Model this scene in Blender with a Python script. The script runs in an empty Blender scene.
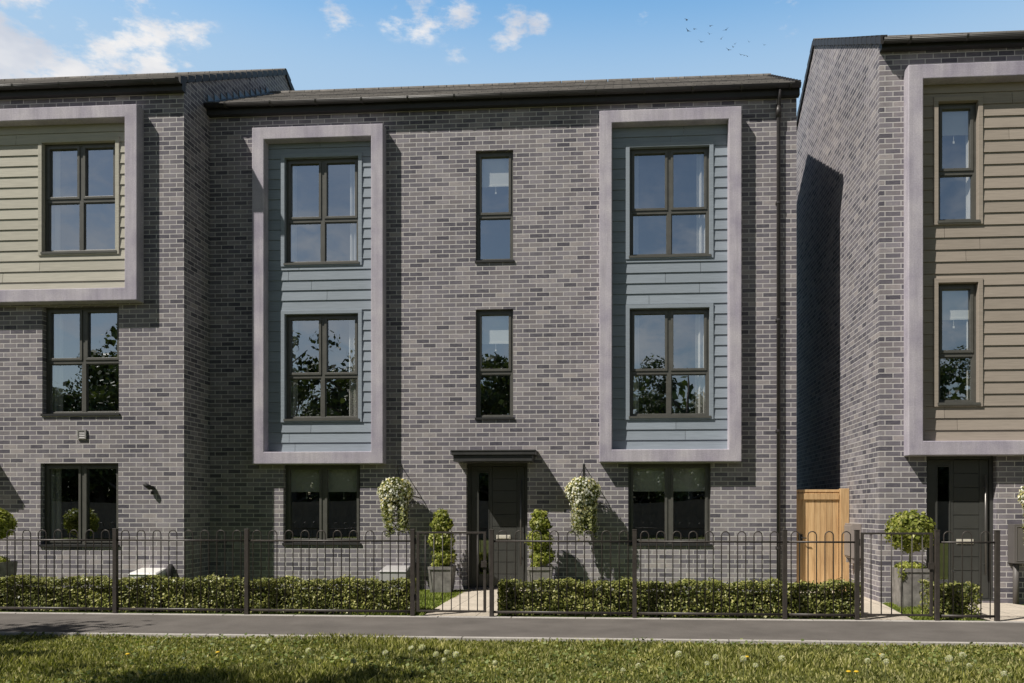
import bpy, math, random
import numpy as np
from mathutils import Vector, Matrix
random.seed(7); RNG = np.random.default_rng(11)
S = bpy.context.scene; COL = S.collection
LOC = {}

# ------------------------------------------------------------------ mesh helpers
class MB:
    def __init__(s): s.v=[]; s.f=[]
    def poly(s,pts):
        n=len(s.v); s.v+= [tuple(p) for p in pts]; s.f.append(tuple(range(n,n+len(pts))))
    def box(s,x0,x1,y0,y1,z0,z1):
        n=len(s.v)
        s.v+=[(x0,y0,z0),(x1,y0,z0),(x1,y1,z0),(x0,y1,z0),(x0,y0,z1),(x1,y0,z1),(x1,y1,z1),(x0,y1,z1)]
        for q in ((0,3,2,1),(4,5,6,7),(0,1,5,4),(1,2,6,5),(2,3,7,6),(3,0,4,7)): s.f.append(tuple(n+i for i in q))
    def hexa(s,a,b):                       # bottom ring a (4), top ring b (4)
        n=len(s.v); s.v+=[tuple(p) for p in a]+[tuple(p) for p in b]
        for q in ((0,3,2,1),(4,5,6,7),(0,1,5,4),(1,2,6,5),(2,3,7,6),(3,0,4,7)): s.f.append(tuple(n+i for i in q))
    def ring(s,x0,x1,z0,z1,t,y0,y1):       # rectangular picture-frame solid, front y0
        ts = t if isinstance(t,tuple) else (t,t,t,t)   # left,right,bottom,top
        o=[(x0,z0),(x1,z0),(x1,z1),(x0,z1)]; i=[(x0+ts[0],z0+ts[2]),(x1-ts[1],z0+ts[2]),(x1-ts[1],z1-ts[3]),(x0+ts[0],z1-ts[3])]
        n=len(s.v)
        for y in (y0,y1):
            s.v+=[(p[0],y,p[1]) for p in o]+[(p[0],y,p[1]) for p in i]
        for k in range(4):
            j=(k+1)%4
            s.f+=[(n+k,n+j,n+4+j,n+4+k),(n+8+j,n+8+k,n+12+k,n+12+j),(n+k,n+8+k,n+8+j,n+j),(n+4+j,n+12+j,n+12+k,n+4+k)]
    def tube(s,path,r,n=8,cap=True):
        P=[Vector(p) for p in path]; R=r if isinstance(r,(list,tuple)) else [r]*len(P)
        b=len(s.v); up=None
        for k,p in enumerate(P):
            d=(P[min(k+1,len(P)-1)]-P[max(k-1,0)]).normalized()
            if up is None:
                up=d.orthogonal().normalized()
            up=(up-d*up.dot(d)).normalized(); w=d.cross(up)
            for a in range(n):
                t=2*math.pi*a/n; s.v.append(tuple(p+(up*math.cos(t)+w*math.sin(t))*R[k]))
        for k in range(len(P)-1):
            for a in range(n):
                c=(a+1)%n; s.f.append((b+k*n+a,b+k*n+c,b+(k+1)*n+c,b+(k+1)*n+a))
        if cap:
            s.f.append(tuple(b+a for a in range(n))[::-1]); m=b+(len(P)-1)*n; s.f.append(tuple(m+a for a in range(n)))
    def lathe(s,c,prof,n=16):
        b=len(s.v)
        for r,z in prof:
            for a in range(n):
                t=2*math.pi*a/n; s.v.append((c[0]+r*math.cos(t),c[1]+r*math.sin(t),c[2]+z))
        for k in range(len(prof)-1):
            for a in range(n):
                d=(a+1)%n; s.f.append((b+k*n+a,b+k*n+d,b+(k+1)*n+d,b+(k+1)*n+a))
        s.f.append(tuple(b+a for a in range(n))[::-1]); m=b+(len(prof)-1)*n; s.f.append(tuple(m+a for a in range(n)))
    def build(s,name,mat,parent=None,smooth=False,bevel=0):
        off=LOC[parent.name] if parent else Vector((0,0,0))
        me=bpy.data.meshes.new(name)
        me.from_pydata([(x-off.x,y-off.y,z-off.z) for x,y,z in s.v],[],s.f); me.update()
        return link(name,me,mat,parent,smooth,bevel)

def link(name,me,mat,parent,smooth=False,bevel=0):
    o=bpy.data.objects.new(name,me); COL.objects.link(o); me.materials.append(mat)
    LOC[o.name]=LOC[parent.name] if parent else Vector((0,0,0))
    if parent: o.parent=parent
    if smooth: me.polygons.foreach_set('use_smooth',[True]*len(me.polygons))
    if bevel:
        m=o.modifiers.new('bevel','BEVEL'); m.width=bevel; m.segments=2; m.limit_method='ANGLE'
    return o

def thing(name,label,cat,loc,group=None):
    o=bpy.data.objects.new(name,None); COL.objects.link(o); o.location=loc; o.empty_display_size=.2
    LOC[o.name]=Vector(loc); o['label']=label; o['category']=cat
    if group: o['group']=group
    return o
def tag(o,label,cat,group=None,kind=None):
    o['label']=label; o['category']=cat
    if group: o['group']=group
    if kind: o['kind']=kind
    return o
def struct(o): o['kind']='structure'; return o
def dup(root,loc,label=None,rz=0,sc=1):
    r=root.copy(); COL.objects.link(r); r.location=loc; r.rotation_euler=(0,0,rz); r.scale=(sc,sc,sc)
    if label: r['label']=label
    for ch in list(root.children):
        c=ch.copy(); COL.objects.link(c); c.parent=r
        for g in list(ch.children):
            d=g.copy(); COL.objects.link(d); d.parent=c
    return r

def quads(name,C,U,V,mat,parent=None):
    """one mesh of leaf-shaped diamonds: centres C, half axes U (long) and V (wide)"""
    off=np.array(LOC[parent.name]) if parent else np.zeros(3)
    C=C-off; n=len(C)
    P=np.stack([C-U,C+V-U*.1,C+U,C-V-U*.1],1).reshape(-1,3)
    me=bpy.data.meshes.new(name); me.vertices.add(4*n); me.vertices.foreach_set('co',P.astype(np.float32).ravel())
    me.loops.add(4*n); me.loops.foreach_set('vertex_index',np.arange(4*n,dtype=np.int32))
    me.polygons.add(n); me.polygons.foreach_set('loop_start',np.arange(0,4*n,4,dtype=np.int32)); me.polygons.foreach_set('loop_total',np.full(n,4,dtype=np.int32))
    me.update(calc_edges=True); me.validate()
    return link(name,me,mat,parent)
def unit(n):
    a=RNG.normal(size=(n,3)); return a/np.linalg.norm(a,axis=1,keepdims=True)
def leaves(name,C,size,mat,parent=None,out=None,wide=.55):
    n=len(C); N=unit(n)
    if out is not None: N=N*.75+out; N/=np.linalg.norm(N,axis=1,keepdims=True)
    A=np.cross(N,unit(n)); A/=np.linalg.norm(A,axis=1,keepdims=True)+1e-9; B=np.cross(N,A)
    sz=(size*RNG.uniform(.6,1.3,n))[:,None]*.5
    return quads(name,C,A*sz,B*sz*wide,mat,parent)

# ------------------------------------------------------------------ material helpers
def mat(name,base=(.5,.5,.5),rough=.6,metal=0,spec=.5):
    m=bpy.data.materials.new(name); m.use_nodes=True; nt=m.node_tree; b=nt.nodes['Principled BSDF']
    b.inputs['Base Color'].default_value=(*base,1); b.inputs['Roughness'].default_value=rough
    b.inputs['Metallic'].default_value=metal; b.inputs['Specular IOR Level'].default_value=spec
    return m,nt,b
def nd(nt,t,**k):
    n=nt.nodes.new(t)
    for a,v in k.items(): setattr(n,a,v)
    return n
def mathn(nt,op,a,b=None,clamp=False):
    n=nd(nt,'ShaderNodeMath',operation=op,use_clamp=clamp)
    for i,x in enumerate((a,b)):
        if x is None: continue
        if isinstance(x,(int,float)): n.inputs[i].default_value=x
        else: nt.links.new(x,n.inputs[i])
    return n.outputs[0]
def noise(nt,scale,detail=4,vec=None,rough=.55):
    n=nd(nt,'ShaderNodeTexNoise'); n.inputs['Scale'].default_value=scale; n.inputs['Detail'].default_value=detail; n.inputs['Roughness'].default_value=rough
    if vec is not None: nt.links.new(vec,n.inputs['Vector'])
    return n.outputs['Fac']
def ramp(nt,fac,stops):
    r=nd(nt,'ShaderNodeValToRGB'); e=r.color_ramp.elements
    while len(e)<len(stops): e.new(.5)
    for i,(p,c) in enumerate(stops): e[i].position=p; e[i].color=(*c,1)
    nt.links.new(fac,r.inputs[0]); return r.outputs[0]
def mixc(nt,fac,a,b,blend='MIX'):
    n=nd(nt,'ShaderNodeMix',data_type='RGBA',blend_type=blend)
    for i,x in ((0,fac),(6,a),(7,b)):
        if isinstance(x,(int,float)): n.inputs[i].default_value=x
        elif isinstance(x,tuple): n.inputs[i].default_value=(*x,1)
        else: nt.links.new(x,n.inputs[i])
    return n.outputs[2]
def bump(nt,b,h,strength,dist):
    n=nd(nt,'ShaderNodeBump'); n.inputs['Strength'].default_value=strength; n.inputs['Distance'].default_value=dist
    nt.links.new(h,n.inputs['Height']); nt.links.new(n.outputs[0],b.inputs['Normal'])
def objc(nt): return nd(nt,'ShaderNodeTexCoord').outputs['Object']
def painted(name,c,rough=.5,var=.15,scale=6,bumps=0,spec=.4,metal=0):
    m,nt,b=mat(name,c,rough,metal,spec); o=objc(nt)
    f=noise(nt,scale,6,o)
    k=ramp(nt,f,[(.3,(1-var,)*3),(.7,(1+var,)*3)])
    nt.links.new(mixc(nt,1,c,k,'MULTIPLY'),b.inputs['Base Color'])
    if bumps: bump(nt,b,noise(nt,scale*22,5,o),bumps,.004)
    return m

def brick_mat(name):
    m,nt,b=mat(name,rough=.85,spec=.25); o=objc(nt)
    sp=nd(nt,'ShaderNodeSeparateXYZ'); nt.links.new(o,sp.inputs[0])
    u=mathn(nt,'ADD',sp.outputs[0],sp.outputs[1])
    cb=nd(nt,'ShaderNodeCombineXYZ'); nt.links.new(u,cb.inputs[0]); nt.links.new(sp.outputs[2],cb.inputs[1])
    t=nd(nt,'ShaderNodeTexBrick'); nt.links.new(cb.outputs[0],t.inputs['Vector'])
    t.offset=.5; t.squash=1
    for k,v in (('Scale',1),('Mortar Size',.0066),('Mortar Smooth',.15),('Bias',0),('Brick Width',.225),('Row Height',.075)): t.inputs[k].default_value=v
    t.inputs['Color1'].default_value=(0,0,0,1); t.inputs['Color2'].default_value=(1,1,1,1); t.inputs['Mortar'].default_value=(.5,.5,.5,1)
    sc=nd(nt,'ShaderNodeMapping'); sc.inputs['Scale'].default_value=(1,1,3); nt.links.new(o,sc.inputs[0])
    bw=nd(nt,'ShaderNodeRGBToBW'); nt.links.new(t.outputs['Color'],bw.inputs[0])
    n1=noise(nt,14,5,sc.outputs[0]); tint=mathn(nt,'ADD',bw.outputs[0],mathn(nt,'MULTIPLY',mathn(nt,'SUBTRACT',n1,.5),.5),True)
    c=ramp(nt,tint,[(0,(.105,.099,.12)),(.12,(.155,.146,.17)),(.28,(.2,.187,.213)),(.4,(.23,.209,.217)),(.55,(.222,.207,.24)),(.7,(.268,.247,.253)),(.85,(.28,.262,.292)),(1,(.375,.342,.338))])
    n2=noise(nt,160,4,o); c=mixc(nt,1,c,ramp(nt,n2,[(.25,(.72,.72,.73)),(.75,(1.25,1.25,1.25))]),'MULTIPLY')
    n3=noise(nt,.55,3,o); c=mixc(nt,1,c,ramp(nt,n3,[(.28,(.82,.82,.85)),(.72,(1.18,1.165,1.14))]),'MULTIPLY')
    mp=nd(nt,'ShaderNodeMapping'); mp.inputs['Scale'].default_value=(5,5,.45); nt.links.new(o,mp.inputs[0])
    c=mixc(nt,1,c,ramp(nt,noise(nt,1.2,5,mp.outputs[0],.6),[(.3,(.86,.86,.87)),(.55,(1.03,1.03,1.03))]),'MULTIPLY')
    mor=mixc(nt,n2,(.47,.452,.445),(.73,.705,.685))
    c=mixc(nt,t.outputs['Fac'],c,mor)
    nt.links.new(c,b.inputs['Base Color'])
    h=mathn(nt,'SUBTRACT',mathn(nt,'MULTIPLY',n2,.35),t.outputs['Fac']); bump(nt,b,h,.8,.006)
    return m
def leaf_mat(name,stops,trans=.25,rough=.5):
    m,nt,b=mat(name,rough=rough,spec=.35)
    g=nd(nt,'ShaderNodeNewGeometry'); c=ramp(nt,g.outputs['Random Per Island'],stops)
    o=objc(nt); c=mixc(nt,1,c,ramp(nt,noise(nt,2.2,3,o),[(.3,(.68,.7,.7)),(.7,(1.28,1.25,1.2))]),'MULTIPLY')
    nt.links.new(c,b.inputs['Base Color'])
    tr=nd(nt,'ShaderNodeBsdfTranslucent'); nt.links.new(mixc(nt,1,c,(1.3,1.4,.7),'MULTIPLY'),tr.inputs[0])
    mx=nd(nt,'ShaderNodeMixShader'); mx.inputs[0].default_value=trans
    nt.links.new(b.outputs[0],mx.inputs[1]); nt.links.new(tr.outputs[0],mx.inputs[2]); nt.links.new(mx.outputs[0],nt.nodes['Material Output'].inputs[0])
    return m
def glass_mat(name,fac):
    m=bpy.data.materials.new(name); m.use_nodes=True; nt=m.node_tree; nt.nodes.remove(nt.nodes['Principled BSDF'])
    t=nd(nt,'ShaderNodeBsdfTransparent'); t.inputs[0].default_value=(.95,.97,.97,1)
    g=nd(nt,'ShaderNodeBsdfGlossy'); g.inputs['Roughness'].default_value=.0; g.inputs[0].default_value=(.9,.95,1,1)
    n=nd(nt,'ShaderNodeBump'); n.inputs['Strength'].default_value=.025; n.inputs['Distance'].default_value=.1
    nt.links.new(noise(nt,1.3,1,objc(nt)),n.inputs['Height']); nt.links.new(n.outputs[0],g.inputs['Normal'])
    x=nd(nt,'ShaderNodeMixShader'); x.inputs[0].default_value=fac
    nt.links.new(t.outputs[0],x.inputs[1]); nt.links.new(g.outputs[0],x.inputs[2]); nt.links.new(x.outputs[0],nt.nodes['Material Output'].inputs[0])
    return m

BRICK=brick_mat('grey_brick')
RENDER=painted('lilac_render',(.53,.48,.525),.85,.1,3,.6)
FRAME=painted('window_grey',(.105,.103,.092),.42,.12,9)
SILL=painted('sill_dark',(.03,.03,.03),.5,.1)
GLASS=glass_mat('glass',.42)
INT=painted('room_paint',(.16,.16,.16),.9,.1)
CURT=painted('curtain_cloth',(.8,.78,.74),.9,.05)
BLIND=painted('blind_cloth',(.9,.88,.8),.9,.03)
DOORM=painted('door_grey',(.062,.063,.058),.4,.08,5)
CANOPY=painted('canopy_grey',(.05,.05,.05),.45,.15,5)
METAL=painted('rail_brown_black',(.055,.047,.042),.45,.2,20)
HANDLE=painted('handle_grey',(.2,.19,.18),.35,.05,9,metal=.6)
STEEL=painted('brushed_steel',(.8,.76,.66),.4,.05,9,metal=.3)
GUT=painted('gutter_black',(.055,.052,.05),.4,.15,5)
BLACK=painted('fascia_black',(.035,.034,.034),.6,.1)
PIPE=painted('pipe_dark',(.05,.045,.045),.4,.15,4)
LEAD=painted('lead_flashing',(.2,.25,.31),.5,.2,6)
def clad(name,c):
    m,nt,b=mat(name,c,.7,0,.3); o=objc(nt)
    mp=nd(nt,'ShaderNodeMapping'); mp.inputs['Scale'].default_value=(2,2,40); nt.links.new(o,mp.inputs[0])
    f=noise(nt,1.6,6,mp.outputs[0]); k=ramp(nt,f,[(.3,(.88,)*3),(.7,(1.1,)*3)])
    g=nd(nt,'ShaderNodeNewGeometry'); k2=ramp(nt,g.outputs['Random Per Island'],[(0,(.92,)*3),(1,(1.07,)*3)])
    nt.links.new(mixc(nt,1,mixc(nt,1,c,k,'MULTIPLY'),k2,'MULTIPLY'),b.inputs['Base Color']); bump(nt,b,f,.25,.004); return m
CLAD_B=clad('clad_blue_grey',(.285,.328,.375)); CLAD_C=clad('clad_cream',(.46,.44,.37)); CLAD_T=clad('clad_taupe',(.365,.315,.265))
def tile_mat():
    m,nt,b=mat('roof_tile',rough=.85,spec=.2); o=objc(nt)
    t=nd(nt,'ShaderNodeTexBrick'); nt.links.new(o,t.inputs['Vector'])
    for k,v in (('Scale',1),('Mortar Size',.006),('Brick Width',.3),('Row Height',.26)): t.inputs[k].default_value=v
    t.inputs['Color1'].default_value=(.155,.145,.135,1); t.inputs['Color2'].default_value=(.22,.205,.19,1); t.inputs['Mortar'].default_value=(.05,.05,.05,1)
    c=mixc(nt,1,t.outputs['Color'],ramp(nt,noise(nt,9,5,o),[(.3,(.8,)*3),(.7,(1.2,)*3)]),'MULTIPLY')
    nt.links.new(c,b.inputs['Base Color']); bump(nt,b,t.outputs['Fac'],-.5,.01); return m
TILE=tile_mat()
VERGE=painted('verge_dark',(.03,.027,.026),.6,.2,8)

nt=RENDER.node_tree; b=nt.nodes['Principled BSDF']; o_=objc(nt)
k_=mixc(nt,1,ramp(nt,noise(nt,2.2,5,o_),[(.3,(.38,.35,.425)),(.5,(.485,.455,.51)),(.7,(.575,.545,.58))]),ramp(nt,noise(nt,55,4,o_,.7),[(.3,(.8,.79,.82)),(.7,(1.15,1.14,1.14))]),'MULTIPLY')
mp=nd(nt,'ShaderNodeMapping'); mp.inputs['Scale'].default_value=(9,9,.6); nt.links.new(o_,mp.inputs[0])
nt.links.new(mixc(nt,1,k_,ramp(nt,noise(nt,2,4,mp.outputs[0]),[(.35,(.9,.9,.9)),(.6,(1.03,1.03,1.03))]),'MULTIPLY'),b.inputs['Base Color'])

# ------------------------------------------------------------------ house pieces
def wall_face(mb,x0,x1,z0,z1,Y,holes,rev=.12):
    xs=sorted({x0,x1,*[h[0] for h in holes],*[h[1] for h in holes]}); zs=sorted({z0,z1,*[h[2] for h in holes],*[h[3] for h in holes]})
    for i in range(len(xs)-1):
        for k in range(len(zs)-1):
            cx=(xs[i]+xs[i+1])/2; cz=(zs[k]+zs[k+1])/2
            if any(h[0]<cx<h[1] and h[2]<cz<h[3] for h in holes): continue
            mb.poly([(xs[i],Y,zs[k]),(xs[i+1],Y,zs[k]),(xs[i+1],Y,zs[k+1]),(xs[i],Y,zs[k+1])])
    for a,b,c,d in holes:
        e=Y+rev
        mb.poly([(a,Y,c),(a,Y,d),(a,e,d),(a,e,c)]); mb.poly([(b,Y,d),(b,Y,c),(b,e,c),(b,e,d)])
        mb.poly([(a,Y,d),(b,Y,d),(b,e,d),(a,e,d)]); mb.poly([(a,Y,c),(a,e,c),(b,e,c),(b,Y,c)])

def curtain(x0,x1,z0,z1,y,win):
    mb=MB(); n=int((x1-x0)/.012)+2; ph=random.random()*6
    pts=[(x0+(x1-x0)*i/n, y+.024*math.sin(i*.85+ph)+.01*math.sin(i*2.3)) for i in range(n+1)]
    for i in range(n):
        mb.poly([(*pts[i],z0),(*pts[i+1],z0),(*pts[i+1],z1),(*pts[i],z1)])
    mb.build('curtain',CURT,win,True)

def window(root,x0,x1,z0,z1,Y,rec=.095,cols=2,zt=None,blind=None,cl=0,cr=0,trim=None,label=None,half=False):
    b=.05; yf=Y+rec; yb=yf+.07; m=MB()
    m.box(x0,x0+b,yf,yb,z0,z1); m.box(x1-b,x1,yf,yb,z0,z1); m.box(x0+b,x1-b,yf,yb,z1-b,z1); m.box(x0+b,x1-b,yf,yb,z0,z0+b)
    xm=(x0+x1)/2; cells=[]
    spans=[(x0+b,xm-.035),(xm+.035,x1-b)] if cols==2 else [(x0+b,x1-b)]
    if cols==2: m.box(xm-.035,xm+.035,yf,yb,z0+b,z1-b)
    for k,(a,c) in enumerate(spans):
        if zt:
            m.box(a,c,yf,yb,zt-.032,zt+.032)
            cells.append((a,c,zt+.032,z1-b,True)); cells.append((a,c,z0+b,zt-.032,False))
        else: cells.append((a,c,z0+b,z1-b,True))
    p=MB()
    for a,c,d,e,op in cells:
        t=.042 if op else .014
        m.ring(a-.008 if op else a,c+.008 if op else c,d-.008 if op else d,e+.008 if op else e,t,yf-.014 if op else yf+.012,yf+.05)
        p.poly([(a+t-.01,yf+.03,d+t-.01),(c-t+.01,yf+.03,d+t-.01),(c-t+.01,yf+.03,e-t+.01),(a+t-.01,yf+.03,e-t+.01)])
        if op:
            hx=(c-.02) if a<xm-.1 else (a+.02)
    w=m.build('window',FRAME,root,bevel=.004)
    if label: w['label']=label
    p.build('pane',GLASS,w)
    s=MB(); s.box(x0-.01,x1+.02,Y-.028 if not trim else Y-.045,yf-.002,z0-.022,z0+.012); s.build('sill',SILL if not trim else FRAME,w)
    if trim:
        t=MB(); t.ring(x0-.06,x1+.06,z0-.05 if False else z0-.045,z1+.06,(.064,.064,.041,.064),Y-.035,Y+rec-.003); t.build('trim',trim,w,bevel=.003)
    if blind:
        zb=blind
        for a,c in spans:
            q=MB()
            q.box(a-.01,c+.01,yb+.013,yb+.018,zb+.025,z1-.02); q.box(a-.01,c+.01,yb+.006,yb+.024,zb,zb+.025)
            q.tube([((a+c)/2,yb+.015,zb),((a+c)/2,yb+.015,zb-.09)],.003,5)
            q.box((a+c)/2-.012,(a+c)/2+.012,yb+.012,yb+.018,zb-.12,zb-.09)
            q.build('blind',BLIND,w)
    if cl: curtain(x0+.01,x0+cl,z0+.02,z1-.02,yb+.04,w)
    if cr: curtain(x1-cr,x1-.01,z0+.02,z1-.02,yb+.04,w)
    return w

def cladding(root,x0,x1,z0,z1,Y,holes,material,exp=.172):
    mb=MB(); k=0; z=z0
    while z<z1-1e-4:
        ze=min(z+exp,z1)
        cuts=sorted({z,ze,*[h for ho in holes for h in ho[2:] if z<h<ze]})
        joint=x0+(x1-x0)*random.uniform(.15,.85) if random.random()<.75 else None
        for a,b in zip(cuts[:-1],cuts[1:]):
            cz=(a+b)/2; hs=[h for h in holes if h[2]<cz<h[3]]
            seg=[(x0,x1)]
            for h in hs:
                seg=[s2 for s1 in seg for s2 in ((s1[0],min(s1[1],h[0])),(max(s1[0],h[1]),s1[1])) if s2[1]-s2[0]>.005]
            if joint: seg=[s2 for s1 in seg for s2 in (((s1[0],joint-.003),(joint+.003,s1[1])) if s1[0]<joint-.05 and s1[1]>joint+.05 else (s1,))]
            for s0,s1 in seg:
                ya=Y-.022+.016*(a-z)/exp; yb_=Y-.022+.016*(b-z)/exp
                top=b-(.004 if b==ze else 0)
                mb.hexa([(s0,ya,a),(s1,ya,a),(s1,Y-.004,a),(s0,Y-.004,a)],[(s0,yb_,top),(s1,yb_,top),(s1,Y-.004,top),(s0,Y-.004,top)])
        z=ze; k+=1
    return mb.build('cladding',material,root)

def bay(root,x0,x1,z0,z1,Y,p=.2,t=.205):
    m=MB(); m.ring(x0,x1,z0,z1,t,Y-p,Y+.01); return m.build('bay_surround',RENDER,root,bevel=.012)

def door(root,x0,x1,z0,z1,Y,rec=.11):
    f=MB(); b=.055; yf=Y+rec
    f.box(x0,x0+b,yf,yf+.08,z0,z1); f.box(x1-b,x1,yf,yf+.08,z0,z1); f.box(x0+b,x1-b,yf,yf+.08,z1-b,z1)
    f.box(x0-.0,x1,yf-.08,yf-.002,z0-.03,z0+.015)
    d=MB(); a=x0+b+.006; c=x1-b-.006; zt=z1-b-.006; zb=z0+.02; y=yf+.012
    gx0,gx1=a+.13,a+.30; px0=gx1+.06; px1=c-.13
    zg0,zg1=zb+.2,zt-.1
    d.box(a,gx0,y,y+.045,zb,zt); d.box(gx0,gx1,y,y+.045,zb,zg0); d.box(gx0,gx1,y,y+.045,zg1,zt); d.box(gx1,px0-.004,y,y+.045,zb,zt); d.box(px1+.004,c,y,y+.045,zb,zt)
    n=10; h=(zt-zb)/n
    for i in range(n): d.box(px0,px1,y+.004,y+.045,zb+i*h+.005,zb+(i+1)*h-.005)
    d.box(px0-.004,px1+.004,y+.018,y+.04,zb,zt)
    d.ring(gx0-.015,gx1+.015,zg0-.015,zg1+.015,.018,y-.008,y+.002)
    o=d.build('door',DOORM,root,bevel=.003)
    f.build('frame',DOORM,o,bevel=.003)
    g=MB(); g.poly([(gx0,y+.012,zg0),(gx1,y+.012,zg0),(gx1,y+.012,zg1),(gx0,y+.012,zg1)]); g.build('pane',GLASS,o)
    hd=MB(); hx=c-.06; hd.tube([(hx,y-.05,zb+.35),(hx,y-.05,zt-.22)],.014,10)
    for zz in (zb+.5,zt-.4): hd.tube([(hx,y-.05,zz),(hx,y+.01,zz)],.009,8)
    hd.build('handle',HANDLE,o,True)
    l=MB(); xm=(px0+px1)/2-.01; zl=zb+.79
    l.box(xm-.13,xm+.11,y-.008,y+.006,zl,zl+.07); l.box(xm-.115,xm+.095,y-.014,y-.006,zl+.012,zl+.055); l.build('letter_box',STEEL,o,bevel=.003)
    return o

def canopy(root,x0,x1,Y,z=2.12):
    m=MB(); m.box(x0+.03,x1-.05,Y-.4,Y+.01,z,z+.1); m.box(x0,x1,Y-.43,Y+.01,z+.103,z+.16); m.box(x0-.01,x1+.01,Y-.44,Y+.01,z+.16,z+.185)
    m.build('door_canopy',CANOPY,root,bevel=.006)

def roof(root,x0,x1,Y0,ze,depth,sl,gl=True,gr=True,nrows=None):
    """pitched roof: ze = surface height over the front wall face, ridge at Y0+depth"""
    m=MB(); yr=Y0+depth; oh=.17; L=depth+oh; n=max(4,int(round(L*math.hypot(1,sl)/.27)))
    fz=lambda y: ze+sl*(y-Y0)
    for i in range(n):
        a=Y0-oh+L*i/n; b=Y0-oh+L*(i+1)/n+.03
        lift=.022
        m.hexa([(x0,a,fz(a)-.03),(x1,a,fz(a)-.03),(x1,min(b,yr),fz(min(b,yr))-.045),(x0,min(b,yr),fz(min(b,yr))-.045)],
               [(x0,a,fz(a)+lift),(x1,a,fz(a)+lift),(x1,min(b,yr),fz(min(b,yr))),(x0,min(b,yr),fz(min(b,yr)))])
    bz=fz(yr); yb=yr+depth+.15
    m.hexa([(x0,yr+.001,bz-.05),(x1,yr+.001,bz-.05),(x1,yb,bz-sl*(depth+.15)-.05),(x0,yb,bz-sl*(depth+.15)-.05)],
           [(x0,yr+.001,bz),(x1,yr+.001,bz),(x1,yb,bz-sl*(depth+.15)),(x0,yb,bz-sl*(depth+.15))])
    r=m.build('roof',TILE,root)
    rd=MB(); x=x0-.02
    while x<x1-.05:
        e=min(x+.44,x1+.02)
        rr=.075
        pts=[(math.cos(math.pi*k/8)*rr*1.25,math.sin(math.pi*k/8)*rr) for k in range(9)]
        for k in range(8):
            (ya,za),(yb2,zb2)=pts[k],pts[k+1]
            rd.hexa([(x,yr+ya*.85,bz-.03+za*.85),(e,yr+ya*.85,bz-.03+za*.85),(e,yr+yb2*.85,bz-.03+zb2*.85),(x,yr+yb2*.85,bz-.03+zb2*.85)],
                    [(x,yr+ya,bz-.03+za),(e,yr+ya,bz-.03+za),(e,yr+yb2,bz-.03+zb2),(x,yr+yb2,bz-.03+zb2)])
        x=e+.012
    rd.build('ridge_tiles',TILE,r)
    v=MB()
    for flag,xx,sg in ((gl,x0,-1),(gr,x1,1)):
        if not flag: continue
        for i in range(n):
            a=Y0-oh+L*i/n; b=Y0-oh+L*(i+.93)/n
            xa,xb=sorted((xx-sg*.06,xx+sg*.035))
            v.hexa([(xa,a,fz(a)-.085),(xb,a,fz(a)-.085),(xb,b,fz(b)-.075),(xa,b,fz(b)-.075)],[(xa,a,fz(a)+.045),(xb,a,fz(a)+.045),(xb,b,fz(b)+.015),(xa,b,fz(b)+.015)])
        for i in range(n):
            a=yr+L*i/n; b=yr+L*(i+.93)/n; g=lambda y: bz-sl*(y-yr)
            xa,xb=sorted((xx-sg*.06,xx+sg*.035))
            v.hexa([(xa,a,g(a)-.12),(xb,a,g(a)-.12),(xb,b,g(b)-.13),(xa,b,g(b)-.13)],[(xa,a,g(a)+.015),(xb,a,g(a)+.015),(xb,b,g(b)+.045),(xa,b,g(b)+.045)])
    if v.v: v.build('verge',VERGE,r)
    return r

def eaves(root,x0,x1,Y0,zs,ze,sl):
    f=MB(); f.box(x0,x1,Y0-.11,Y0-.002,zs,ze-.075); f.build('fascia',BLACK,root)
    g=MB(); yc=Y0-.175; zc=ze-.115; r=.058; n=9
    out=[(yc-r*math.cos(math.pi*k/n),zc-r*math.sin(math.pi*k/n)) for k in range(n+1)]
    inn=[(yc-(r-.006)*math.cos(math.pi*k/n),zc-(r-.006)*math.sin(math.pi*k/n)) for k in range(n+1)]
    for k in range(n):
        a,b=out[k],out[k+1]; c,d=inn[k],inn[k+1]
        g.hexa([(x0,a[0],a[1]),(x0,b[0],b[1]),(x0,d[0],d[1]),(x0,c[0],c[1])],[(x1,a[0],a[1]),(x1,b[0],b[1]),(x1,d[0],d[1]),(x1,c[0],c[1])])
    go=g.build('gutter',GUT,root,True)
    x=x0+.35
    while x<x1:
        b=MB()
        for k in range(n):
            a,c=out[k],out[k+1]; s=1.12
            q=lambda p:(yc+(p[0]-yc)*s,zc+(p[1]-zc)*s)
            a2,c2=q(a),q(c)
            b.hexa([(x,a2[0],a2[1]),(x,c2[0],c2[1]),(x,c[0],c[1]),(x,a[0],a[1])],[(x+.03,a2[0],a2[1]),(x+.03,c2[0],c2[1]),(x+.03,c[0],c[1]),(x+.03,a[0],a[1])])
        b.box(x,x+.03,Y0-.118,Y0-.11,zc-.06,zc+.03)
        x+=.78; b.build('gutter_bracket',GUT,go)

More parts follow.
